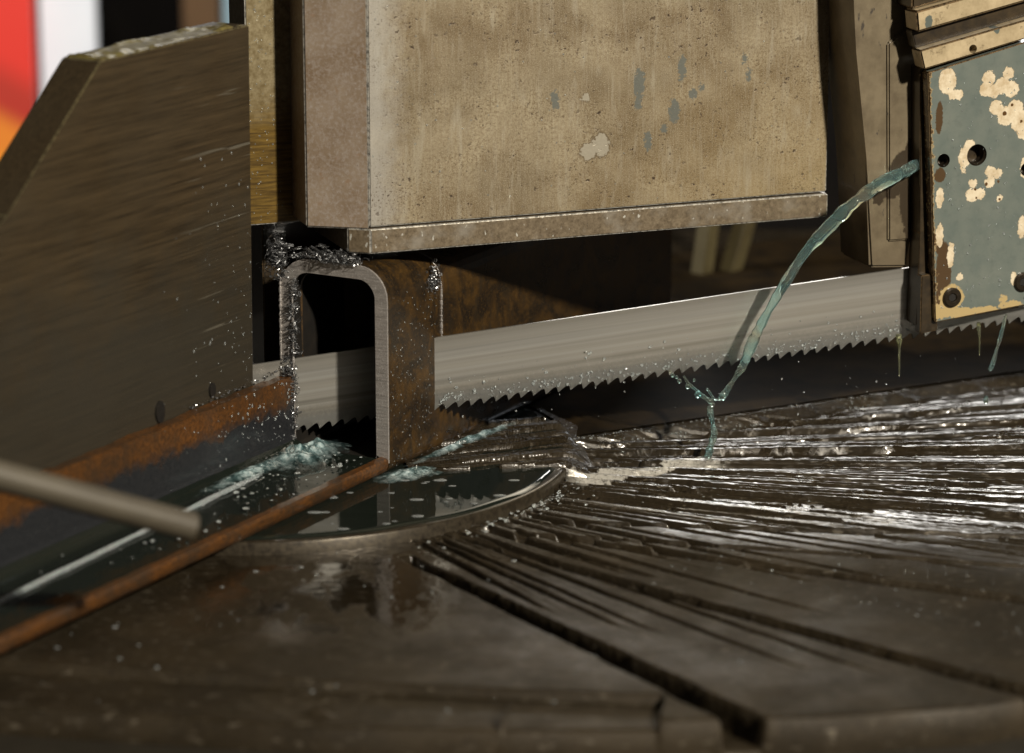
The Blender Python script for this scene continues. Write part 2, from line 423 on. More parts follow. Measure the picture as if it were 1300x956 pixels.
MB = dict(block=m_block(), pink=m_pink(), plate=m_plate(), edge=m_edge(), gold=m_gold(), jaw=m_jaw(), tube=m_rust_tube(), channel=m_channel(),
          cut=m_cut(), blade=m_blade(), table=m_table(), hub=m_hub(), lip=m_lip(), pud=m_water_dark(), cool=m_coolant(), foam=m_foam(), drop=m_drop(),
          chip=m_chip(), green=m_green(), cream=m_cream(), column=m_column(),
          jawedge=m_edge('pale_jaw_edge', (0.24, 0.20, 0.11)), brownedge=m_edge('rubbed_brown_edge', (0.15, 0.10, 0.05)),
          black=m_simple('black_recess_shade', (0.008, 0.007, 0.006), (0.014, 0.011, 0.008), rough=0.5),  # black stands in for the shade in holes and inside the tube
          darkoil=m_simple('dark_oily_steel', (0.020, 0.014, 0.008), (0.045, 0.030, 0.014), rough=0.35, coat=0.3),
          shade_brown=m_simple('matte_shade_brown', (0.007, 0.0045, 0.002), (0.022, 0.013, 0.004), 0.06, 0.75, 0.0, 0.4),
          screw=m_simple('dark_screw_steel', (0.055, 0.042, 0.028), (0.025, 0.018, 0.012), 0.5, 0.3, 0.6),
          rod=m_simple('matte_grey_brown_rod', (0.085, 0.070, 0.046), (0.055, 0.044, 0.029), 0.05, 0.55, 0.1, stretch=(0.1, 1, 1)),
          bed=m_simple('dark_machine_bed_paint', (0.012, 0.010, 0.007), (0.022, 0.018, 0.012), 0.03, 0.5),
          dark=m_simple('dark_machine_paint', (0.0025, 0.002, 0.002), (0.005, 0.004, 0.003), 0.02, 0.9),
          olive=m_simple('olive_brown_bar', (0.085, 0.068, 0.030), (0.055, 0.042, 0.018), 0.05, 0.5),
          white=m_simple('pale_blue_white_board', (0.80, 0.84, 0.90), (0.74, 0.78, 0.86), 0.01, 0.6, bump=0),
          brown=m_simple('brown_cabinet', (0.10, 0.045, 0.008), (0.07, 0.032, 0.006), 0.01, 0.6, bump=0),
          blue=m_simple('light_blue_board', (0.28, 0.40, 0.46), (0.24, 0.36, 0.44), 0.01, 0.6, bump=0),
          maroon=m_simple('dark_maroon_panel', (0.030, 0.010, 0.008), (0.022, 0.008, 0.006), 0.02, 0.6, bump=0))

def m_poster():
    M = Mat('red_and_orange_poster')
    t = M.math('ADD', M.z, M.math('MULTIPLY', M.x, 0.55))
    c = M.mix(M.ramp(t, 85, 120), (0.80, 0.46, 0.01), (0.74, 0.22, 0.02))
    c = M.mix(M.ramp(t, 135, 150), c, (0.45, 0.03, 0.015))
    c = M.mix(M.ramp(t, 165, 185), c, (0.72, 0.035, 0.02))
    return M.out(color=c, rough=0.5)
MB['poster'] = m_poster()

# ------------------------------------------------------------------ object helpers
def tag(o, label=None, cat=None, group=None, kind=None):
    if label: o['label'] = label
    if cat: o['category'] = cat
    if group: o['group'] = group
    if kind: o['kind'] = kind
    return o

def empty(name, loc, rz=0.0, ry=0.0):
    o = bpy.data.objects.new(name, None)
    COL.objects.link(o)
    o.empty_display_size = 0.01
    o.location = [v * S for v in loc]
    o.rotation_euler = (0, R(ry), R(rz))
    return o

def link(name, bm, mats, parent=None, smooth=False, loc=None, rz=0.0, ry=0.0):
    for v in bm.verts:
        v.co *= S
    me = bpy.data.meshes.new(name)
    bm.to_mesh(me)
    bm.free()
    return link_me(name, me, mats, parent, smooth, loc, rz, ry)

def link_me(name, me, mats, parent=None, smooth=False, loc=None, rz=0.0, ry=0.0):
    for m in (mats if isinstance(mats, (list, tuple)) else [mats]):
        me.materials.append(MB[m])
    if smooth:
        me.polygons.foreach_set('use_smooth', [True] * len(me.polygons))
    o = bpy.data.objects.new(name, me)
    COL.objects.link(o)
    if parent: o.parent = parent
    if loc is not None:
        o.location = [v * S for v in loc]
        o.rotation_euler = (0, R(ry), R(rz))
    return o

def add_prism(bm, pts, y0, y1, bevel=0.0, seg=2):
    """polygon pts (x, z), counter-clockwise, extruded from depth y0 to y1"""
    n = len(pts)
    f = [bm.verts.new((x, y0, z)) for x, z in pts]
    b = [bm.verts.new((x, y1, z)) for x, z in pts]
    faces = [bm.faces.new(f), bm.faces.new(b[::-1])]
    for i in range(n):
        j = (i + 1) % n
        faces.append(bm.faces.new((f[j], f[i], b[i], b[j])))
    if bevel:
        ed = {e for fc in faces for e in fc.edges}
        bmesh.ops.bevel(bm, geom=list(ed), offset=bevel, segments=seg, affect='EDGES', material=1, clamp_overlap=True)

def prism(name, pts, y0, y1, mats, parent=None, bevel=0.4, seg=2, **k):
    bm = bmesh.new()
    add_prism(bm, pts, y0, y1, bevel, seg)
    bmesh.ops.recalc_face_normals(bm, faces=bm.faces)
    if not isinstance(mats, (list, tuple)): mats = [mats, mats]
    return link(name, bm, mats, parent, **k)

def rect(x0, x1, z0, z1):
    return [(x0, z0), (x1, z0), (x1, z1), (x0, z1)]

def tube_path(bm, pts, radii, segs=10, flat=1.0, caps=True):
    """a round tube along pts with its own radius at every point"""
    P = [Vector(p) for p in pts]
    rings = []
    for i, p in enumerate(P):
        t = (P[min(i + 1, len(P) - 1)] - P[max(i - 1, 0)]).normalized()
        up = Vector((0, 1, 0)) if abs(t.y) < 0.9 else Vector((1, 0, 0))
        u = t.cross(up).normalized()
        v = t.cross(u).normalized()
        rings.append([bm.verts.new(p + (u * math.cos(a) + v * math.sin(a) * (flat[i] if isinstance(flat, list) else flat)) * radii[i]) for a in (2 * math.pi * k / segs for k in range(segs))])
    for a, b in zip(rings, rings[1:]):
        for k in range(segs):
            bm.faces.new((a[k], a[(k + 1) % segs], b[(k + 1) % segs], b[k]))
    if caps:
        bm.faces.new(rings[0][::-1])
        bm.faces.new(rings[-1])

def spline(pts, n):
    """Catmull-Rom through tuples of any length"""
    P = [np.array(p, float) for p in pts]
    P = [2 * P[0] - P[1]] + P + [2 * P[-1] - P[-2]]
    out = []
    for i in range(1, len(P) - 2):
        for k in range(n):
            t = k / n
            a, b, c, d = P[i - 1:i + 3]
            out.append(0.5 * (2 * b + (c - a) * t + (2 * a - 5 * b + 4 * c - d) * t * t + (3 * b - a - 3 * c + d) * t ** 3))
    out.append(P[-2])
    return out

ICO = None
def add_blob(bm, c, r, sc=(1, 1, 1), rot=None, sub=1):
    m = Matrix.Translation(c) @ (rot if rot is not None else Matrix.Identity(4)) @ Matrix.Diagonal((r * sc[0], r * sc[1], r * sc[2], 1))
    bmesh.ops.create_icosphere(bm, subdivisions=sub, radius=1.0, matrix=m)

def vnoise(x, y, seed=0):
    """smooth value noise on arrays"""
    r = np.random.default_rng(seed)
    T = r.random((256, 256))
    xi = np.floor(x).astype(int); yi = np.floor(y).astype(int)
    fx = x - xi; fy = y - yi
    fx = fx * fx * (3 - 2 * fx); fy = fy * fy * (3 - 2 * fy)
    g = lambda i, j: T[i & 255, j & 255]
    return (g(xi, yi) * (1 - fx) + g(xi + 1, yi) * fx) * (1 - fy) + (g(xi, yi + 1) * (1 - fx) + g(xi + 1, yi + 1) * fx) * fy

def fbm(x, y, seed=0, o=4):
    s = 0; a = 0.5
    for k in range(o):
        s = s + a * vnoise(x * 2 ** k, y * 2 ** k, seed + k)
        a *= 0.5
    return s / (1 - 0.5 ** o)

def sstep(v, a, b):
    t = np.clip((v - a) / (b - a), 0, 1)
    return t * t * (3 - 2 * t)

def grid_mesh(name, X, Y, Z, wrap=False):
    ni, nj = X.shape
    me = bpy.data.meshes.new(name)
    co = np.stack([X, Y, Z], -1).reshape(-1, 3) * S
    i, j = np.meshgrid(np.arange(ni - 1), np.arange(nj - 1), indexing='ij')
    q = np.stack([i * nj + j, (i + 1) * nj + j, (i + 1) * nj + j + 1, i * nj + j + 1], -1).reshape(-1, 4)
    me.vertices.add(len(co)); me.vertices.foreach_set('co', co.ravel())
    me.loops.add(q.size); me.loops.foreach_set('vertex_index', q.ravel())
    me.polygons.add(len(q)); me.polygons.foreach_set('loop_start', np.arange(0, q.size, 4)); me.polygons.foreach_set('loop_total', np.full(len(q), 4))
    me.update(calc_edges=True)
    me.validate()
    return me

# ------------------------------------------------------------------ backdrop and machine bed
ZT = -34.5                       # top of the turntable hub
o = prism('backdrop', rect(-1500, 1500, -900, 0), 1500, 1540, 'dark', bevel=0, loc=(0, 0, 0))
tag(o, kind='structure')
o = prism('floor', rect(-1500, 1500, -960, -900), -600, 1500, 'bed', bevel=0, loc=(0, 0, 0))
tag(o, kind='structure')
o = prism('machine_bed', rect(-420, 520, -260, -64), -225, 300, ['bed', 'bed'], bevel=4, loc=(0, 0, 0))
tag(o, 'dark painted machine bed under the scarred turntable', 'machine bed')

def board(name, x0, x1, y, z0, z1, mat, label, cat):
    o = prism(name, rect(0, x1 - x0, 0, z1 - z0), 0, 12, mat, bevel=1, loc=(x0, y, z0))
    return tag(o, label, cat)
board('poster', -420, -324, 1040, -190, 20, 'poster', 'blurred red and orange poster at the far upper left', 'poster')
board('white_board', -322, -284, 1060, -400, 60, 'white', 'blurred pale white panel beside the red and orange poster', 'panel')
board('brown_cabinet', -226, -201, 1075, -400, 60, 'brown', 'narrow blurred brown cabinet far behind the dark jaw', 'cabinet')
board('blue_board', -199, -150, 1090, -500, 60, 'blue', 'narrow blurred light blue panel beside the brown cabinet', 'panel')
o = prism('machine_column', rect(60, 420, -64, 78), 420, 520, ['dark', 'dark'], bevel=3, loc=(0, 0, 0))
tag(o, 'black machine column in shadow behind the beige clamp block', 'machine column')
board('maroon_panel', 130, 172, 400, 50, 95, 'maroon', 'dark maroon strip between clamp block and guide casting', 'panel')
for nm, pts, lb in (('olive_bar', [(84, 318, -60), (96, 330, 30)], 'blurred olive upright bar under the clamp block'),
                    ('olive_bar', [(92, 322, -66), (120, 338, 30)], 'blurred olive bar leaning right under the clamp block')):
    bm = bmesh.new()
    b0 = Vector(pts[0])
    tube_path(bm, [Vector(p) - b0 for p in pts], [5, 5], 4)
    tag(link(nm, bm, 'olive', loc=pts[0]), lb, 'bar', 'olive bars behind the blade')
bm = bmesh.new()
tube_path(bm, [(0, 0, -20), (0, 0, 8), (0, 0, 10)], [17, 17, 14], 24)
tag(link('bolt_head', bm, 'plate', loc=(240, 215, -30), smooth=False), 'blurred round grey bolt head on the table behind the grey green guide', 'bolt')

# ------------------------------------------------------------------ turntable
PV = (-95.0, 27.0)
table = empty('turntable', (PV[0], PV[1], ZT))
tag(table, 'wet round cast iron saw table scarred by fanned radial cuts', 'saw table')
SEAM = [(-420, -150), (-200, -186), (-140, -199), (-54, -214), (0, -221), (45, -226)]
FRONT = [(-420, -180), (-200, -218), (-140, -230), (-54, -245), (0, -248), (45, -248), (91, -245), (137, -236), (190, -214), (300, -140), (520, 20)]
def rmax(ang):
    d = np.array([math.cos(ang), math.sin(ang)])
    best = 560.0
    for (ax, ay), (bx, by) in zip(FRONT, FRONT[1:]):
        A = np.array([ax - PV[0], ay - PV[1]]); E = np.array([bx - ax, by - ay])
        den = d[0] * (-E[1]) + E[0] * d[1]
        if abs(den) < 1e-9: continue
        t = (A[0] * (-E[1]) + E[0] * A[1]) / den
        s = (d[0] * A[1] - d[1] * A[0]) / den
        if t > 0 and 0 <= s <= 1: best = min(best, t)
    return best
HR = 118.0
NA, NR = 1500, 300
ang = np.radians(np.concatenate([np.linspace(-170, -72, 120, endpoint=False), np.linspace(-72, 38, NA - 180, endpoint=False), np.linspace(38, 85, 60)]))
RM = np.array([rmax(a) for a in ang])
u = np.linspace(0, 1, NR) ** 1.25
RR = HR + 0.5 + (RM[:, None] - HR - 0.5) * u[None, :]
AA = np.repeat(ang[:, None], NR, 1)
LX = RR * np.cos(AA); LY = RR * np.sin(AA)
WX = LX + PV[0]; WY = LY + PV[1]
deg = np.degrees(AA)
arc = AA * 215.0                                   # millimetres across the fan
h = np.full_like(LX, -4.2)
# ragged ledges left by many old cuts
band = sstep(deg, -27, -20) * (1 - 0.3 * sstep(deg, 9, 15)) + 0.28 * sstep(deg, -46.5, -45) * sstep(deg, -30, -39) * sstep(RR, 230, 150) + 0.3 * sstep(deg, -60.5, -59.5) * sstep(deg, -46.5, -50) * sstep(RR, 235, 150)
wob = 1.6 * (fbm(LX / 22, LY / 22, 5) - 0.5) * 2
def flakes(u, v, seed):
    """elongated cells with their own height and tilt"""
    r = np.random.default_rng(seed)
    J1, J2, H, TL = (r.random((256, 256)) for _ in range(4))
    ui, vi = np.floor(u).astype(int), np.floor(v).astype(int)
    best = np.full(u.shape, 9.0); hh = np.zeros(u.shape)
    for a in (-1, 0, 1):
        for b in (-1, 0, 1):
            x, y = (ui + a), (vi + b)
            cx, cy = x + J1[x & 255, y & 255], y + J2[x & 255, y & 255]
            d = np.abs(u - cx) * 1.15 + 0.55 * (v - cy) ** 2
            hv = H[x & 255, y & 255] + (TL[x & 255, y & 255] - 0.5) * 0.5 * (u - cx)
            m = d < best
            best = np.where(m, d, best); hh = np.where(m, hv, hh)
    return hh
rl = 62 * np.log(RR / 100.0)
wob2 = 3.2 * (fbm(LX / 14, LY / 14, 15, 5) - 0.5)
terr = 0.62 * flakes((arc + wob2) / 6.5, (rl + 6 * wob) / 26, 3) + 0.38 * flakes((arc + wob2 * 0.7) / 4.4, rl / 38, 8)
t2 = fbm((arc + wob * 0.35) / 4.0, RR / 420, 31, 3)
q2 = t2 * 6
terr2 = (np.floor(q2) + sstep(q2 - np.floor(q2), 0.7, 1.0)) / 6
fine = fbm(LX / 1.4, LY / 1.4, 51, 3)
far = sstep(RR, 170, 260)
h += band * ((terr - 0.5) * 5.2 * (1 - 0.25 * far) + (terr2 - 0.5) * 2.6 * (0.15 + far) + (fine - 0.5) * 0.5)
h += (1 - np.clip(band, 0, 1)) * (fine - 0.5) * 0.12
# the deep single cuts
def seg_groove(p0, p1, w0, w1, dp, seed, end=False):
    global h
    ax, ay = p0; bx, by = p1
    L = math.hypot(bx - ax, by - ay)
    tt = ((WX - ax) * (bx - ax) + (WY - ay) * (by - ay)) / L / L
    dd = ((WX - ax) * (by - ay) - (WY - ay) * (bx - ax)) / L
    rag = (fbm(tt * L / 9, dd * 0 + seed, seed, 3) - 0.5) * (0.8 if end else 1.6)
    w = w0 + (w1 - w0) * np.clip(tt, 0, 1)
    m = (1 - sstep(np.abs(dd + rag), w * 0.5, w * 0.5 + 0.7)) * sstep(tt, -0.01, 0.012)
    if end: m = m * sstep(tt, 1.0, 0.55)
    h = h - m * dp * np.clip(0.6 + tt, 0.6, 1)
seg_groove((-36, -92), (57, -231), 4.5, 10.5, 10, 1)
seg_groove((-18, -71), (141, -213), 4.0, 8.0, 11, 2)
seg_groove((-13, -77), (60, -140), 1.5, 2.0, 2.5, 3)
seg_groove((2, -66), (164, -138), 4.0, 6.4, 10, 4)
seg_groove((5, -66), (180, -105), 2.4, 3.2, 5, 5)
seg_groove((15, -52), (240, -80), 3.0, 3.6, 6, 6)
for k in range(15):
    a0 = R(-58.5 + k * 2.35 + random.uniform(-.8, .8))
    r1 = random.uniform(190, 330)
    seg_groove((PV[0] + 121 * math.cos(a0), PV[1] + 121 * math.sin(a0)), (PV[0] + r1 * math.cos(a0), PV[1] + r1 * math.sin(a0)), random.uniform(1.8, 3.2), 1.0, random.uniform(3, 5), 20 + k, True)
for pa_, pb_ in zip(SEAM, SEAM[1:]):
    ax, ay = pa_; bx, by = pb_
    L = math.hypot(bx - ax, by - ay)
    tt = ((WX - ax) * (bx - ax) + (WY - ay) * (by - ay)) / L / L
    dd = ((WX - ax) * (by - ay) - (WY - ay) * (bx - ax)) / L
    inn = (tt >= 0) & (tt < 1)
    h = h - np.where(inn, 3.2 * sstep(dd, 0.0, 1.4), 0)
# raised ledge behind the cuts
ex, ey = 150.2 - 14.8, 108.9 - 36.2
EL = math.hypot(ex, ey)
dist = ((WY - 36.2) * ex - (WX - 14.8) * ey) / EL + (fbm(WX / 12, WY / 12, 71) - 0.5) * 1.6
lm = sstep(dist, -5.5, 0.0)
h = h * (1 - lm) + lm * (-0.3 + (fine - 0.5) * 0.3)
# near rim rolled off, then the skirt
h = h - 1.2 * sstep(RM[:, None] - RR, 1.6, 0.0)
SX = np.concatenate([LX, LX[:, -1:], LX[:, -1:]], 1); SY = np.concatenate([LY, LY[:, -1:], LY[:, -1:]], 1)
SZ = np.concatenate([h, np.minimum(h[:, -1:], -5) - 9, np.full((len(ang), 1), -30.0)], 1)
me = grid_mesh('scarred_ring', SX, SY, SZ)
link_me('scarred_ring', me, 'table', table, smooth=True)
# added plate on the ledge, shade under the blade put into its colour
nn = 60
sx = np.linspace(-70, 420, nn); sy = np.linspace(1.2, 260, 20)
X, Y = np.meshgrid(sx, sy, indexing='ij')
PXX = 14.8 + ex / EL * X - ey / EL * Y - PV[0]; PYY = 36.2 + ey / EL * X + ex / EL * Y - PV[1]
ZZ = np.full_like(X, 0.25) + 0.25 * fbm(X / 30, Y / 30, 77)
keep = np.hypot(PXX, PYY) > HR + 2
ZZ = np.where(keep, ZZ, -3.0)
link_me('shade_plate', grid_mesh('shade_plate', PXX, PYY, ZZ), 'shade_brown', table, smooth=True)
# hub disc with a bright turned lip
n = 160
bm = bmesh.new()
ring = lambda r, z: [bm.verts.new((r * math.cos(2 * math.pi * k / n), r * math.sin(2 * math.pi * k / n), z)) for k in range(n)]
r0, r1 = ring(HR - 1.6, -0.05), ring(HR - 1.6, -20)
bm.faces.new(r0)
for k in range(n): bm.faces.new((r1[k], r1[(k + 1) % n], r0[(k + 1) % n], r0[k]))
link('hub_disc', bm, 'hub', table)
bm = bmesh.new()
loops = [ring(HR - 1.6, 0.25), ring(HR - 0.4, 0.25), ring(HR, -0.3), ring(HR + 0.2, -16)]
for a, b in zip(loops, loops[1:]):
    for k in range(n):
        if 200 < 360 * k / n < 346: bm.faces.new((b[k], b[(k + 1) % n], a[(k + 1) % n], a[k]))
link('hub_lip', bm, 'lip', table, smooth=True)
# low stepped apron in front of the turntable
bm = bmesh.new()
fr = [(x, y) for x, y in FRONT[:9]]
top = [bm.verts.new((x, y - 0.8, -16)) for x, y in fr]
tp2 = [bm.verts.new((x, y - 22, -17.5)) for x, y in fr]
bot = [bm.verts.new((x, y - 24, -70)) for x, y in fr]
for a, b in ((top, tp2), (tp2, bot)):
    for k in range(len(fr) - 1): bm.faces.new((b[k], b[k + 1], a[k + 1], a[k]))
for v in bm.verts: v.co -= Vector((PV[0], PV[1], 0))
link('front_apron', bm, 'bed', table)

# standing coolant on the hub
th = np.linspace(0, 2 * math.pi, 181)
rr = np.linspace(0, 1, 90)
TH, RRR = np.meshgrid(th, rr, indexing='ij')
edge = 115.8 - 2.2 * vnoise(np.cos(TH) * 6 + 20, np.sin(TH) * 6 + 20, 3)
PX = RRR * edge * np.cos(TH); PY = RRR * edge * np.sin(TH)
PZ = 0.7 * sstep(RRR, 1.0, 0.988) + 0.02
o = link_me('coolant_puddle', grid_mesh('coolant_puddle', PX, PY, PZ), 'pud', smooth=True, loc=(PV[0], PV[1], ZT + 0.02))
tag(o, 'dark glossy film of coolant standing on the turntable hub', 'coolant', kind='stuff')

# ridged strip between the hub puddle and the foot of the tube
ca, sa_ = math.cos(R(9)), math.sin(R(9))
X, Y = np.meshgrid(np.linspace(0, 70, 280), np.linspace(0, 62, 200), indexing='ij')
GX = -37 + ca * X - sa_ * Y; GY = -10 + sa_ * X + ca * Y
skew = Y - 0.22 * X + 2.0 * (fbm(X / 14, Y / 14, 401) - 0.5)
gz = 1.0 + 2.6 * (flakes(skew / 4.6, X / 30, 403) - 0.4) + 1.0 * (flakes(skew / 1.8, X / 24, 404) - 0.5) + 0.3 * fbm(X, Y, 9)
gz = gz * sstep(Y, 0, 1.2) * sstep(X, 70, 64) + 0.1 - 3.5 * sstep(Y, 1.2, 0)
rad_ = np.hypot(GX - PV[0], GY - PV[1])
blend = sstep(rad_, HR - 4, HR + 9)
gz = gz * (1 - blend) + blend * (-3.4 + 0.5 * gz)
link_me('ridged_insert', grid_mesh('ridged_insert', GX - PV[0], GY - PV[1], gz), 'table', table, smooth=True)

# ------------------------------------------------------------------ steel tube being cut (local x along the tube, y across, z up)
K0 = (-44.6, -10.0, ZT + 0.1)
tube = empty('steel_tube', K0, 61)
tag(tube, 'rusty rectangular steel tube notched at its near end and clamped under the block', 'steel tube')
TW, THH, TT = 45.0, 76.5, 5.0
def rrect(x0, x1, z0, z1, r, n=8):
    pts = []
    rt, rb = r
    for cx, cz, a0, r in ((x1 - rb, z0 + rb, -90, rb), (x1 - rt, z1 - rt, 0, rt), (x0 + rt, z1 - rt, 90, rt), (x0 + rb, z0 + rb, 180, rb)):
        for k in range(n + 1):
            a = R(a0 + 90 * k / n)
            pts.append((cx + r * math.cos(a), cz + r * math.sin(a)))
    return pts
OUT = rrect(0, TW, 0, THH, (12, 4.5))
INN = rrect(TT, TW - TT, TT, THH - TT, (7, 2))
def kerf(p): return 37.6 * (1 - p / TW) + 1.0
def tube_section(f0, f1, cap0=True, cap1=True, split=8):
    bm = bmesh.new()
    L = []
    for prof in (OUT, INN):
        rows = []
        for k in range(split + 1):
            rows.append([bm.verts.new((f0(y, z) + (f1(y, z) - f0(y, z)) * k / split, y, z)) for y, z in prof])
        L.append(rows)
    n = len(OUT)
    for k in range(split):
        for i in range(n):
            j = (i + 1) % n
            bm.faces.new((L[0][k][j], L[0][k][i], L[0][k + 1][i], L[0][k + 1][j]))
            bm.faces.new((L[1][k][i], L[1][k][j], L[1][k + 1][j], L[1][k + 1][i])).material_index = 1
    for kk, do in ((0, cap0), (split, cap1)):
        if do:
            for i in range(n):
                j = (i + 1) % n
                bm.faces.new((L[0][kk][i], L[0][kk][j], L[1][kk][j], L[1][kk][i]))
    bmesh.ops.recalc_face_normals(bm, faces=bm.faces)
    return bm
def below(z): return z < 15.5
link('near_wall_section', tube_section(lambda y, z: 0.8, lambda y, z: kerf(y) + (1.5 if below(z) else 0.0)), ['tube', 'black'], tube)  # inner faces coloured black as the shade inside
link('far_wall_section', tube_section(lambda y, z: kerf(y) + 1.5, lambda y, z: 230, split=2), ['tube', 'black'], tube)
cf = tube_section(lambda y, z: 0.0, lambda y, z: 0.8, split=1)
bmesh.ops.delete(cf, geom=[v for v in cf.verts if v.co.z < 4.4], context='VERTS')
for v in cf.verts:
    v.co.x += -0.25 * abs(mnoise.noise(v.co * 0.9))
link('sawn_face', cf, ['cut', 'cut'], tube)
# bright burrs along the kerf
def burr(name, path, r, parent):
    bm = bmesh.new()
    P = spline(path, 26)
    tube_path(bm, P, [r * (0.6 + 0.9 * random.random()) for _ in P], 5)
    return link(name, bm, 'cut', parent)
burr('kerf_burr', [(38.3, -0.15, 62), (38.2, -0.2, 50), (38.2, -0.2, 38), (38.2, -0.2, 20)], 0.33, tube)
burr('kerf_burr', [(36.1, 2.6, 72.0), (37.5, 0.9, 68.8), (38.3, -0.15, 62)], 0.33, tube)
burr('kerf_burr', [(-0.4, 44.9, 70), (-0.4, 45.1, 55), (-0.4, 45.2, 36)], 0.35, tube)
burr('kerf_burr', [(-0.4, 39.8, 66), (-0.4, 39.9, 50), (-0.4, 39.8, 33)], 0.35, tube)
# notched near end: floor, low back wall and the rounded front edge
arcp = lambda cy, cz, r, a0, a1, n=6: [(cy + r * math.cos(R(a)), cz + r * math.sin(R(a))) for a in np.linspace(a0, a1, n)]
outer = [(TW, 32.5)] + arcp(TW - 4.5, 4.5, 4.5, 0, -90) + arcp(4.5, 4.5, 4.5, -90, -180) + [(0, 5.6), (0.5, 6.4)]
inner = [(3.2, 6.6), (4.2, 5.8), (5.0, 5.0)] + arcp(TW - TT - 5, 10, 5, -90, 0) + [(TW - TT, 32.5)]
loop = outer + inner
bm = bmesh.new()
xs = np.linspace(-270, 0, 60)
rows = []
for x in xs:
    row = []
    for i, (y, z) in enumerate(loop):
        w = 0.9 * (mnoise.noise(Vector((x * 0.12, y * 0.3, 3))) + 0.5 * mnoise.noise(Vector((x * 0.5, y, 7)))) if z > 30 else 0.25 * mnoise.noise(Vector((x * 0.15, y, z)))
        row.append(bm.verts.new((x, y, z + w)))
    rows.append(row)
n = len(loop)
for a, b in zip(rows, rows[1:]):
    for i in range(n):
        j = (i + 1) % n
        bm.faces.new((a[i], a[j], b[j], b[i]))
bm.faces.new(rows[0][::-1]); bm.faces.new(rows[-1])
bmesh.ops.recalc_face_normals(bm, faces=bm.faces)
ch = link('notched_channel', bm, 'channel', tube, smooth=False)
ch['label'] = 'low open channel left after the notch, rusty along its edges'
# coolant lying in the channel
nx, ny = 90, 16
X, Y = np.meshgrid(np.linspace(-268, -0.5, nx), np.linspace(4.0, 39.6, ny), indexing='ij')
Z = 5.9 + 0.4 * (fbm(X / 9, Y / 6, 90) - 0.5)
Z += 2.6 * sstep(Y, 34, 39.5) - 0.0
o = link_me('channel_coolant', grid_mesh('channel_coolant', X, Y, Z), 'pud', smooth=True, loc=K0, rz=61)
tag(o, 'dark coolant lying along the floor of the notched steel channel', 'coolant', kind='stuff')

# ------------------------------------------------------------------ vise jaw at the left
jaw = empty('vise_jaw', K0, 61)
tag(jaw, 'tall dark machined steel vise jaw with a sloping cut corner at the left', 'vise jaw')
pts = [(-330, -2), (-17.5, -2), (-16.2, 162.5), (-104, 162), (-156, 120), (-330, -20 + 0)]
pts = [(-330, 3), (-17.5, 3), (-15.8, 162.6), (-104, 162), (-330, -18 + 24)]
prism('jaw_plate', [(-330, 3), (-18.5, 3), (-16.0, 162.6), (-104, 162), (-156.5, 119.5), (-330, 20)], 45.6, 61.5, ['jaw', 'jawedge'], jaw, bevel=0.5)
# dirty top land with swarf paste
nx, ny = 120, 14
X, Y = np.meshgrid(np.linspace(-103, -17, nx), np.linspace(46.2, 61, ny), indexing='ij')
Z = 162.45 + 1.6 * np.clip(fbm(X / 9, Y / 5, 120) - 0.42, 0, 1) * 2
Z[:, 0] = Z[:, -1] = 162.0; Z[0, :] = Z[-1, :] = 162.0
MB['paste'] = m_simple('dried_yellowish_swarf_paste', (0.20, 0.165, 0.05), (0.075, 0.055, 0.02), 0.35, 0.45, 0.2, 0.5)
link_me('swarf_paste', grid_mesh('swarf_paste', X, Y, Z), 'paste', jaw, smooth=True)
for x, z, r in ((-77, 36.2, 2.6), (-45, 36.6, 1.8)):
    bm = bmesh.new()
    bmesh.ops.create_cone(bm, cap_ends=True, segments=20, radius1=r, radius2=r, depth=1.2,
                          matrix=Matrix.Translation((x, 45.4, z)) @ Matrix.Rotation(R(90), 4, 'X') @ Matrix.Diagonal((1, 1.5, 1, 1)))
    link('drilled_hole', bm, 'black', jaw)

# ------------------------------------------------------------------ clamp block overhead
B0 = (-50.7, -2.3, 46.0)
blk = empty('clamp_block', B0, 21)
tag(blk, 'big worn beige steel clamp block hanging above the tube and blade', 'clamp block')
# plan outline of body: front from corner to the right, splayed end face to the left
def slab(name, plan, z0, z1, mats, parent, bevel):
    bm = bmesh.new()
    lo = [bm.verts.new((x, y, z0)) for x, y in plan]
    hi = [bm.verts.new((x, y, z1)) for x, y in plan]
    n = len(plan)
    fs = [bm.faces.new(lo[::-1]), bm.faces.new(hi)] + [bm.faces.new((lo[i], lo[(i + 1) % n], hi[(i + 1) % n], hi[i])) for i in range(n)]
    if len(mats) > 2:
        fs[2 + len(plan) - 1].material_index = 2
    bmesh.ops.bevel(bm, geom=list(bm.edges), offset=bevel, segments=2, affect='EDGES', material=1, clamp_overlap=True)
    bmesh.ops.recalc_face_normals(bm, faces=bm.faces)
    return link(name, bm, mats, parent)
slab('block_body', [(0.0, 0), (181, 0), (181, 60), (0.0, 60)], 9.6, 150, ['block', 'edge'], blk, 0.45)
pa = R(-31)
ex_, ey_ = -23.2 * math.cos(pa), -23.2 * math.sin(pa)
slab('end_plate', [(-0.15, -0.2), (-0.15, 58), (ex_ + 2, 58), (ex_, ey_)], 8.8, 150, ['pink', 'edge'], blk, 0.6)
slab('base_plate', [(0.0, -0.7), (181.4, -0.7), (181.4, 60), (-7.0, 60), (-7.0, 4.2)], 0, 9.0, ['plate', 'edge'], blk, 0.5)
# brown guide bar behind the end plate
gb = empty('guide_bar', B0, 21)
tag(gb, 'golden brown oily steel bar in shadow left of the clamp block', 'steel bar')
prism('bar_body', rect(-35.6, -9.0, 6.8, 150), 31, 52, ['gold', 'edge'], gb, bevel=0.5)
prism('lower_post', rect(-27.0, 14, -52, 6.6), 44, 60, ['darkoil', 'brownedge'], gb, bevel=0.4)

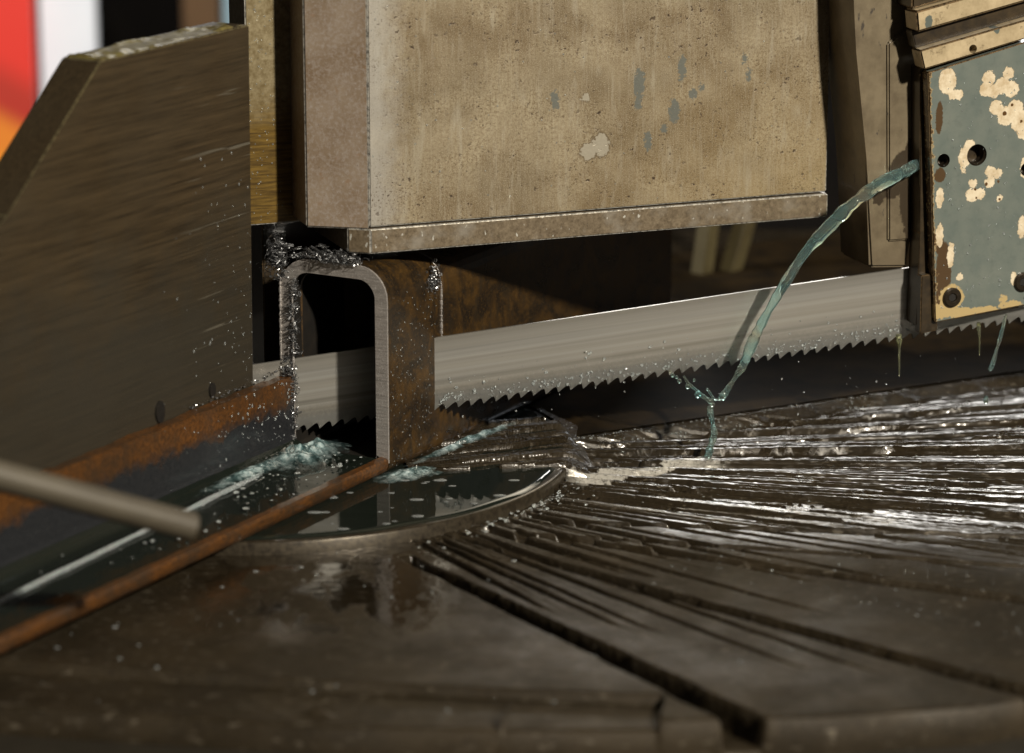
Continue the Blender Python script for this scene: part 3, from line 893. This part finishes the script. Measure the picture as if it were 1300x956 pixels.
# ------------------------------------------------------------------ saw blade
TILT = -6.15
bl = empty('saw_blade', (-27.0, 20.0, -4.2), 10, TILT)
tag(bl, 'long toothed steel band saw blade cutting through the tube', 'saw blade')
bm = bmesh.new()
PT = 4.72
x = -150.0
low = []
while x < 330:
    for dx, dz in ((0, -2.05), (0.9, -1.55), (2.2, -0.65), (3.2, -0.05), (3.9, 0.15), (4.4, -0.25), (4.55, -1.0)):
        low.append((x + dx, -11.6 + dz))
    x += PT
front, back = [], []
for y, arr in ((-0.6, front), (0.6, back)):
    for xx, zz in low:
        arr.append((bm.verts.new((xx, y + (0.25 * math.sin((xx // PT) * 2.1) if zz < -12.5 else 0), zz)), bm.verts.new((xx, y, -10.5)), bm.verts.new((xx, y, 13.9))))
for i in range(len(low) - 1):
    for A, fl in ((front, False), (back, True)):
        for k in (0, 1):
            q = (A[i][k], A[i + 1][k], A[i + 1][k + 1], A[i][k + 1])
            bm.faces.new(q[::-1] if fl else q)
    bm.faces.new((front[i][2], front[i + 1][2], back[i + 1][2], back[i][2]))
    bm.faces.new((back[i][0], back[i + 1][0], front[i + 1][0], front[i][0]))
link('toothed_band', bm, 'blade', bl)

# ------------------------------------------------------------------ blade guide at the right
U0 = (156, 38, 0)
gd = empty('blade_guide', U0, 20)
tag(gd, 'chipped grey green and cream blade guide head holding the blade at right', 'blade guide')
gp = prism('cover_plate', [(1.7, 10.6), (70, 17.2), (66, 121.5), (-4.6, 105.0)], 0, 5, ['green', 'brownedge'], gd, bevel=0.45)
gp['label'] = 'grey green cover plate with cream paint chips'
ledge_ = prism('cream_ledge', [(-7.0, 106.4), (66, 122.6), (66, 129.5), (-9.0, 113.6)], -1.6, 6, ['cream', 'brownedge'], gd, bevel=0.6)
prism('dark_gap_strip', [(-8.6, 113.8), (66, 129.7), (66, 136), (-10.4, 120.0)], 2.5, 8, ['darkoil', 'darkoil'], gd, bevel=0.3)
prism('upper_cream_ledge', [(-10.2, 120.2), (66, 136.2), (66, 144), (-11.2, 128.0)], -1.8, 8, ['cream', 'brownedge'], gd, bevel=0.8)
prism('upper_housing', [(-11.2, 128.3), (66, 144.5), (66, 175), (-12, 170)], 1.5, 30, ['darkoil', 'brownedge'], gd, bevel=0.8)
# beige casting behind the plate, its left side tapering down
prism('casting', [(-18.8, 30.2), (-3.4, 29.2), (-3.0, 44), (40, 48), (40, 170), (-31, 170), (-28.4, 129), (-27.0, 112), (-21.6, 72)], 14, 40, ['column', 'column'], gd, bevel=1.0)
prism('raised_rib', [(-12.2, 40), (-3.2, 40), (-3.5, 121.5), (-14.8, 114.6)], 12.6, 14.2, ['column', 'column'], gd, bevel=0.7)
prism('side_block', [(-3.4, 8.6), (40, 12.2), (40, 106), (-5.2, 106), (-3.0, 44)], 5.1, 13.5, ['darkoil', 'brownedge'], gd, bevel=0.4)
prism('blade_shoe', [(-3.2, 6.2), (4, 7), (4, 29), (-3.4, 28.6)], 2.2, 7.0, ['darkoil', 'brownedge'], gd, bevel=0.4)
def screw(x, z, r, hexr):
    bm = bmesh.new()
    prof = [(r, 0.4), (r, -0.8), (r * 0.85, -1.2), (hexr * 1.15, -1.2), (hexr, -1.0), (hexr, 1.2)]
    m = 24
    rings = []
    for rad, y in prof:
        rings.append([bm.verts.new((rad * math.cos(2 * math.pi * k / m), y, rad * math.sin(2 * math.pi * k / m))) for k in range(m)])
    for a, b in zip(rings, rings[1:]):
        for k in range(m): bm.faces.new((a[k], a[(k + 1) % m], b[(k + 1) % m], b[k]))
    bm.faces.new(rings[-1])
    for v in bm.verts: v.co += Vector((x, 0, z))
    bmesh.ops.recalc_face_normals(bm, faces=bm.faces)
    s = link('screw', bm, 'screw', gd, smooth=False)
    bm = bmesh.new()
    bmesh.ops.create_cone(bm, cap_ends=True, segments=6, radius1=hexr * 0.97, radius2=hexr * 0.97, depth=0.3, matrix=Matrix.Translation((x, -0.55, z)) @ Matrix.Rotation(R(90), 4, 'X'))
    link('hex_socket', bm, 'black', s)
screw(8.2, 19.9, 3.7, 1.6)
screw(37.8, 23.5, 3.7, 1.6)
def drill(target, cuts, y0, y1):
    """cut round holes right through a plate"""
    bm = bmesh.new()
    for x, z, r in cuts:
        bmesh.ops.create_cone(bm, cap_ends=True, segments=32, radius1=r, radius2=r, depth=y1 - y0, matrix=Matrix.Translation((x, (y0 + y1) / 2, z)) @ Matrix.Rotation(R(90), 4, 'X'))
    cutter = link('drill_cutter', bm, 'screw', gd)
    md = target.modifiers.new('drill', 'BOOLEAN')
    md.operation = 'DIFFERENCE'; md.object = cutter; md.solver = 'EXACT'
    bpy.context.view_layer.update()
    me = bpy.data.meshes.new_from_object(target.evaluated_get(bpy.context.evaluated_depsgraph_get()))
    target.modifiers.clear()
    target.data = me
    bpy.data.objects.remove(cutter)
HOLES = [(16.6, 73.2, 4.0), (2.9, 72.0, 2.5), (37.6, 66.4, 2.5)]
drill(gp, HOLES, -6, 12)
drill(ledge_, [(12.6, 113.0, 1.6)], -6, 12)
for x, z, r in HOLES:
    bm = bmesh.new()
    m = 28
    prof = [(r * 1.0, -0.25), (r * 0.99, 0.6), (r * 0.86, 0.9), (r * 0.86, 1.5), (r * 0.95, 1.7), (r * 0.84, 2.2), (r * 0.95, 2.7), (r * 0.84, 3.2), (r * 0.84, 5)]
    rings = [[bm.verts.new((x + rad * math.cos(2 * math.pi * k / m), y, z + rad * math.sin(2 * math.pi * k / m))) for k in range(m)] for rad, y in prof]
    for a, b in zip(rings, rings[1:]):
        for k in range(m): bm.faces.new((a[k], a[(k + 1) % m], b[(k + 1) % m], b[k]))
    link('threaded_hole', bm, 'screw', gd, smooth=True)

# ------------------------------------------------------------------ coolant jet
def jet(name, pts, label, base=None, jit=0.10, segs=18, n=26, mat='cool', flat=0.9):
    P = spline(pts, n)
    b0 = np.array(pts[-1][:3]) if base is None else np.array(base)
    bm = bmesh.new()
    rad = [max(0.12, 0.88 * p[3] * (1 + jit * 3.6 * mnoise.noise(Vector((i * 2.8 / n, 3.3, 0))) + jit * 1.2 * mnoise.noise(Vector((i * 6.5 / n, 7.7, 0))))) for i, p in enumerate(P)]
    fl = [flat * (0.78 + 0.32 * math.sin(i * 5.0 / n + 0.6 * math.sin(i * 1.8 / n))) for i in range(len(P))]
    tube_path(bm, [Vector(p[:3] - b0) for p in P], rad, segs, fl)
    bmesh.ops.recalc_face_normals(bm, faces=bm.faces)
    return bm, b0
J = [(158, 52, 70.2, 2.3), (150, 44, 69.6, 2.4), (143, 35, 68.0, 2.5), (134, 30, 64.6, 2.6), (124.5, 28, 57.8, 2.6), (115.2, 28, 48.4, 2.5), (107, 28, 38.8, 2.3), (98.6, 28, 25.0, 2.1), (92.5, 28, 13.6, 1.9), (89, 28, 6, 2.3),
     (85.6, 27, -2.6, 1.8), (82.6, 27, -7.6, 1.0), (79.8, 27, -12.2, 1.5), (78.2, 27, -14.6, 1.9), (77, 27, -15.6, 0.8)]
bm, b0 = jet('coolant_jet', J, '')
o = link('coolant_jet', bm, 'cool', smooth=True, loc=b0)
tag(o, 'arching teal coolant jet pouring from the blade guide in front of the blade', 'coolant jet')
root = empty('coolant_splash', (73.4, 27, -38))
tag(root, 'branching teal splash where the coolant jet meets the table', 'splash')
for nm, pts in (('falling_strand', [(74.6, 27, -17, 1.0), (73.6, 27, -20, 1.4), (74.6, 27, -25, 0.9), (75.2, 27, -29, 1.3), (74.0, 27, -34, 1.5), (73.0, 27, -38, 1.3)]),
                ('thrown_strand', [(74.4, 27, -17, 1.1), (71.6, 27, -15.2, 1.0), (68.4, 27, -12.4, 0.7), (65.5, 27, -9.8, 0.6), (63.6, 28, -7.0, 0.5)]),
                ('linking_strand', [(77.4, 27, -15.6, 0.6), (75.6, 27, -15.8, 0.5), (74.2, 27, -14.6, 0.55), (73.0, 27, -12.6, 0.4)])):
    bm, _ = jet(nm, pts, '', base=(73.4, 27, -38), segs=8)
    link(nm, bm, 'cool', root, smooth=True)
for i, (x, z, r) in enumerate(((69.0, -14.2, 1.3), (65.2, -11, 1.0), (62, -8.6, 0.9), (59.5, -6.6, 0.8), (58.6, -5.2, 0.6), (72.4, -11.8, 0.6), (61.0, -7.4, 0.7), (67.6, -8.6, 0.6))):
    bm = bmesh.new()
    add_blob(bm, (x - 73.4, random.uniform(-.8, .8), z + 38), r, sub=2)
    link('thrown_drop', bm, 'cool', root, smooth=True)
def drip(pts, label, mat='cool'):
    bm, b0 = jet('drip', pts, '', segs=8, jit=0.05)
    o = link('coolant_drip', bm, mat, smooth=True, loc=b0)
    tag(o, label, 'coolant drip', 'drips falling from the blade and guide')
MB['oil'] = m_coolant('yellow_green_coolant', (0.78, 0.80, 0.50), 0.94, 0.0)
drip([(144.6, 42, 5.5, 1.2), (144.8, 42, 3.0, 1.4), (145.0, 42, 0.4, 0.6), (145.1, 42, -4, 0.45), (145.3, 42, -10.5, 0.25)], 'short drip hanging from the teeth left of the guide cover', 'oil')
drip([(174.6, 44, 9.5, 0.8), (174.8, 44, 7.5, 0.9), (175.2, 44, 3, 0.4), (175.4, 44, -3, 0.22)], 'short drip under the middle of the guide cover', 'oil')
drip([(184.5, 42, 13, 0.7), (182.6, 42, 4, 0.9), (181.6, 42, 0, 0.6), (180.2, 42, -6, 1.0), (179.2, 42, -8.5, 0.9)], 'slanting drip string at far right under the guide cover', 'cool')
bm = bmesh.new(); add_blob(bm, (0, 0, 0), 1.3, (0.8, 0.8, 1.3), sub=2)
tag(link('coolant_drip', bm, 'cool', smooth=True, loc=(178.2, 42, -20)), 'single round drop below the slanting drip string', 'coolant drip', 'drips falling from the blade and guide')

# pale strand added to stand in for the highlight along the channel corner
MB['corner_glint'] = m_coolant('pale_highlight_strand', (0.86, 0.93, 0.93), 0.82, 0.03, (0.93, 0.95, 0.95))
tp = lambda a, p: (K0[0] + a * math.cos(R(61)) - p * math.sin(R(61)), K0[1] + a * math.sin(R(61)) + p * math.cos(R(61)))
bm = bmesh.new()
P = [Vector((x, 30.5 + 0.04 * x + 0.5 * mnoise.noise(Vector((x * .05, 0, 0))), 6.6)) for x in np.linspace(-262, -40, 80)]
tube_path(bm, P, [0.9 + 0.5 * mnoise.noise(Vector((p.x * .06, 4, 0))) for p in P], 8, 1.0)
tag(link('highlight_strand', bm, 'corner_glint', smooth=True, loc=K0, rz=61), 'narrow white strand added as the highlight line along the channel corner', 'coolant rivulet')

# ------------------------------------------------------------------ foreground rod
A, B = Vector((-152.0, -240.4, 34.4)), Vector((-94.6, -213.0, 9.2))
d = (B - A).normalized()
A = A - d * 90
bm = bmesh.new()
tube_path(bm, [Vector((0, 0, 0)), (B - A) - d * 0.8, (B - A)], [4.6, 4.4, 3.9], 28)
tag(link('round_rod', bm, 'rod', loc=A, smooth=False), 'out of focus grey brown round rod poking in at the left', 'rod')

# ------------------------------------------------------------------ swarf, drops and beads
def swarf(name, n, place, label, r0=0.5, r1=1.5):
    bm = bmesh.new()
    for _ in range(n):
        c = Vector(place())
        r = random.uniform(r0, r1) * random.choice((0.6, 1, 1))
        w = random.uniform(0.12, 0.28)
        turns = random.uniform(0.4, 2.2)
        m = Matrix.Rotation(random.uniform(0, 6.28), 4, 'Z') @ Matrix.Rotation(random.uniform(0, 3.14), 4, 'X')
        k = 9
        pv = None
        for i in range(k + 1):
            a = turns * 2 * math.pi * i / k
            q = Vector((r * math.cos(a), r * math.sin(a), 0.5 * r * i / k))
            v0 = bm.verts.new(c + m @ q)
            v1 = bm.verts.new(c + m @ (q + Vector((0.1 * r, 0, w))))
            if pv: bm.faces.new((pv[0], v0, v1, pv[1]))
            pv = (v0, v1)
    o = link(name, bm, 'chip', smooth=False, loc=(0, 0, 0))
    return tag(o, label, 'swarf', kind='stuff')
def T(a, p, z): 
    x, y = tp(a, p); return (x, y, K0[2] + z)
G = random.gauss
swarf('metal_swarf', 260, lambda: T(G(-0.5, 1.3), random.uniform(12, 40) if random.random() < .5 else G(22, 4), 77 + abs(G(0, 1.6))), 'silver curls of swarf heaped on top of the sawn tube')
swarf('metal_swarf', 150, lambda: T(G(-1.2, 1), G(45.5, 2.2), random.choice((G(74, 3), G(78, 3)))), 'silver curls of swarf at the upper left tube corner', 0.6, 1.9)
swarf('metal_swarf', 130, lambda: T(G(-0.6, 0.7), G(39.6, 1.2), random.uniform(40, 70)), 'silver swarf clinging down the back leg of the sawn face')
swarf('metal_swarf', 150, lambda: T(G(-0.8, 1.2), G(42, 1.6), G(33.5, 2.4)), 'silver swarf knot on the rusty wall beside the blade')
swarf('metal_swarf', 170, lambda: T(G(-0.7, 0.8), G(40.5, 1.0), random.uniform(4, 32)), 'wet swarf strip below the blade at the wall end')
swarf('metal_swarf', 130, lambda: T(32.0 + G(0, 1.8), -0.4 - abs(G(0, .4)), 66 + G(0, 2.6)), 'silver swarf clump at the top of the kerf', 0.4, 1.0)
swarf('metal_swarf', 60, lambda: T(random.uniform(-60, -2), random.uniform(44, 46), 33.2 + abs(G(0, .6))), 'fine swarf along the top of the rusty low wall', 0.3, 0.7)
def bld(s, z, y=-0.9):
    m = bl.matrix_basis if False else (Matrix.Translation((-27, 20, -4.2)) @ Matrix.Rotation(R(10), 4, 'Z') @ Matrix.Rotation(R(TILT), 4, 'Y'))
    return m @ Vector((s, y, z))

_b = bmesh.new(); bmesh.ops.create_icosphere(_b, subdivisions=2, radius=1.0)
_b.verts.index_update()
ICO_V = np.array([v.co[:] for v in _b.verts]); ICO_F = np.array([[v.index for v in f.verts] for f in _b.faces]); _b.free()
def beads(name, n, place, sc, label, r0=0.25, r1=0.7, mat='drop', pw=2.4):
    V, F = [], []
    for k in range(n):
        c, rot = place()
        r = 0.75 * (r0 + (r1 - r0) * random.random() ** pw)
        m = np.array(rot)[:3, :3]
        st = np.array(sc) * np.array([random.uniform(.75, 1.3), 1, random.uniform(.8, 1.25)])
        V.append((ICO_V * st * r) @ m.T + np.array(c))
        F.append(ICO_F + k * len(ICO_V))
    me = bpy.data.meshes.new(name)
    V = np.concatenate(V) * S; F = np.concatenate(F)
    me.vertices.add(len(V)); me.vertices.foreach_set('co', V.ravel())
    me.loops.add(F.size); me.loops.foreach_set('vertex_index', F.ravel())
    me.polygons.add(len(F)); me.polygons.foreach_set('loop_start', np.arange(0, F.size, 3)); me.polygons.foreach_set('loop_total', np.full(len(F), 3))
    me.update(calc_edges=True)
    o = link_me(name, me, mat, smooth=True, loc=(0, 0, 0))
    return tag(o, label, 'droplets', kind='stuff')
RT = Matrix.Rotation(R(61), 4, 'Z')
RB = Matrix.Rotation(R(21), 4, 'Z')
RG = Matrix.Rotation(R(20), 4, 'Z')
RL = Matrix.Rotation(R(10), 4, 'Z')
I4 = Matrix.Identity(4)
beads('coolant_droplets', 520, lambda: (bld(random.uniform(-2, 190), random.uniform(-11.6, -7.5) if random.random() < .75 else random.uniform(-12, 0)), RL), (1, 0.5, 1), 'clear droplets strung along the toothed edge of the blade', 0.2, 0.8)
beads('coolant_droplets', 80, lambda: (T(min(-18.5, -18 - abs(G(0, 22))), 45.5, random.uniform(36, 120) if random.random() < .7 else random.uniform(36, 60)), RT), (1, 0.4, 1.5), 'clear droplets on the right end of the dark vise jaw', 0.2, 0.55)
beads('coolant_droplets', 120, lambda: (T(-abs(G(0, 32)), 39.8, random.uniform(10, 32)), RT), (1, 0.5, 1.2), 'clear droplets on the inside of the low channel wall', 0.2, 0.7)
beads('coolant_droplets', 200, lambda: (T(random.uniform(2, 35), -0.1, random.uniform(2, 66)), RT), (1, 0.5, 1.2), 'fine droplets on the rusty near wall of the tube', 0.15, 0.4)
def on_block():
    x, z = random.uniform(2, 178), random.uniform(10, 96)
    if random.random() < .3: x = abs(G(0, 14)) + 1
    v = Matrix.Translation(B0) @ RB @ Vector((x, -0.1, z)); return v, RB
beads('coolant_droplets', 150, on_block, (1, 0.5, 1), 'scattered droplets on the front of the beige clamp block', 0.15, 0.5)
def on_bar():
    v = Matrix.Translation(B0) @ RB @ Vector((random.uniform(-35, -22), 30.9, random.uniform(8, 90))); return v, RB
beads('coolant_droplets', 120, on_bar, (1, 0.5, 1), 'small droplets on the golden brown guide bar', 0.2, 0.5)
def on_guide():
    v = Matrix.Translation(U0) @ RG @ Vector((random.uniform(3, 40), -0.1, random.uniform(14, 104))); return v, RG
beads('coolant_droplets', 150, on_guide, (1, 0.5, 1.2), 'droplets on the grey green guide cover', 0.2, 0.65)
def on_ring(dmin, dmax, rmin, rmax_):
    def f():
        while True:
            a = random.uniform(dmin, dmax); r = random.uniform(rmin, rmax_)
            i = int(np.argmin(np.abs(np.degrees(ang) - a)))
            if r < RM[i] - 3: break
        j = int(np.argmin(np.abs(RR[i] - r)))
        return Vector((WX[i, j], WY[i, j], ZT + h[i, j] + 0.1)), I4
    return f
beads('coolant_droplets', 620, on_ring(-40, 25, 120, 330), (1, 1, 0.55), 'glinting droplets over the ragged ledges of the table', 0.25, 0.75)
beads('coolant_droplets', 80, on_ring(-118, -40, 120, 300), (1, 1, 0.4), 'larger droplets on the smooth front of the table', 0.25, 1.3)
def hub_edge():
    a = R(G(-30, 12)); r = 119 + abs(G(0, 5)); return Vector((PV[0] + r * math.cos(a), PV[1] + r * math.sin(a), ZT - 3.4)), I4
beads('coolant_droplets', 120, hub_edge, (1, 1, 0.6), 'beads of coolant gathered along the hub lip', 0.25, 1.0)
def ledge():
    s = random.uniform(-30, 150); tt = random.uniform(-5.5, 0.5)
    x = 14.8 + ex / EL * s - ey / EL * tt * -1; y = 36.2 + ey / EL * s + ex / EL * tt
    x = 14.8 + ex / EL * s - ey / EL * tt; 
    return Vector((x, y, ZT - 4.2 + 4.0 * float(sstep(np.array(tt), -5.5, 0)))), I4
beads('coolant_droplets', 420, ledge, (1, 1, 0.8), 'fine droplets sparkling along the raised table ledge', 0.2, 0.6)
beads('coolant_droplets', 60, lambda: (Vector((random.uniform(-20, 200), random.uniform(10, 40), random.uniform(-28, 6))), I4), (1, 1, 1), 'tiny coolant drops flying below the blade', 0.15, 0.5)
def ch_fl():
    a = -abs(G(0, 90)); return Vector(T(a, random.uniform(7, 36), 7.0)), I4
beads('coolant_droplets', 90, ch_fl, (1, 1, 0.5), 'bubbles floating on the coolant in the channel', 0.4, 1.3)
def on_pud():
    a = R(random.uniform(-75, -25)); r = random.uniform(70, 112); return Vector((PV[0] + r * math.cos(a), PV[1] + r * math.sin(a), ZT + 0.75)), I4
beads('coolant_droplets', 26, on_pud, (1.8, 0.9, 0.3), 'flat bubbles floating on the coolant puddle', 0.6, 2.0, pw=1.2)

def m_mist(rx, ry, seed):
    M = Mat('misty_teal_froth')
    f = M.noise(0.28, 4, 0.6, off=(seed, 0, 0))
    v = M.voro(1.1)
    c = M.mix(M.ramp(f, 0.42, 0.66), (0.17, 0.32, 0.33), (0.62, 0.74, 0.74))
    dx = M.math('DIVIDE', M.x, rx); dy = M.math('DIVIDE', M.y, ry)
    d = M.math('SQRT', M.math('ADD', M.math('MULTIPLY', dx, dx), M.math('MULTIPLY', dy, dy)))
    d = M.math('ADD', d, M.math('MULTIPLY', M.math('SUBTRACT', M.noise(0.22, 4, 0.6, off=(seed, 5, 0)), 0.5), 0.9))
    M.bump(M.math('SUBTRACT', f, M.math('MULTIPLY', v, 0.5)), 0.4, 0.4)
    a = M.math('MULTIPLY', M.ramp(d, 0.9, 0.25), M.ramp(f, 0.36, 0.62, 0.15, 0.75))
    return M.out(color=c, rough=0.12, alpha=a)
def froth(a0, p0, rx, ry, hgt, z0, seed, label, turn=0):
    X, Y = np.meshgrid(np.linspace(-rx, rx, 90), np.linspace(-ry, ry, 60), indexing='ij')
    d = np.sqrt((X / rx) ** 2 + (Y / ry) ** 2)
    Z = hgt * sstep(d, 1.0, 0.0) * (0.4 + 1.2 * fbm(X / 4, Y / 4, seed)) + 0.15
    MB['mist'] = m_mist(rx, ry, seed)
    x, y = tp(a0, p0)
    o = link_me('coolant_foam', grid_mesh('coolant_foam', X, Y, Z), 'mist', smooth=True, loc=(x, y, K0[2] + z0), rz=61 + turn)
    tag(o, label, 'foam', kind='stuff')
froth(-13, 27, 26, 13, 4.5, 6.8, 3, 'misty teal froth welling up in the corner below the blade')
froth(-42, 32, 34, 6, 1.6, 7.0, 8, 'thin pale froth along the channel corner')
froth(46, -6, 44, 3.4, 2.0, 1.8, 21, 'pale streak of coolant thrown along the foot of the tube', -4)
froth(4, -7, 20, 9, 1.8, 0.4, 14, 'small pale froth at the foot of the sawn tube wall', -20)

swarf('metal_swarf', 26, lambda: T(G(-1.6, 1), G(46, 3), G(76, 3.5)), 'loose larger curls of swarf left of the sawn tube', 1.4, 3.0)
swarf('metal_swarf', 22, lambda: T(G(-1.0, 1), G(24, 6), 78.5 + abs(G(0, 1.5))), 'loose larger curls of swarf on top of the sawn tube', 1.2, 2.6)
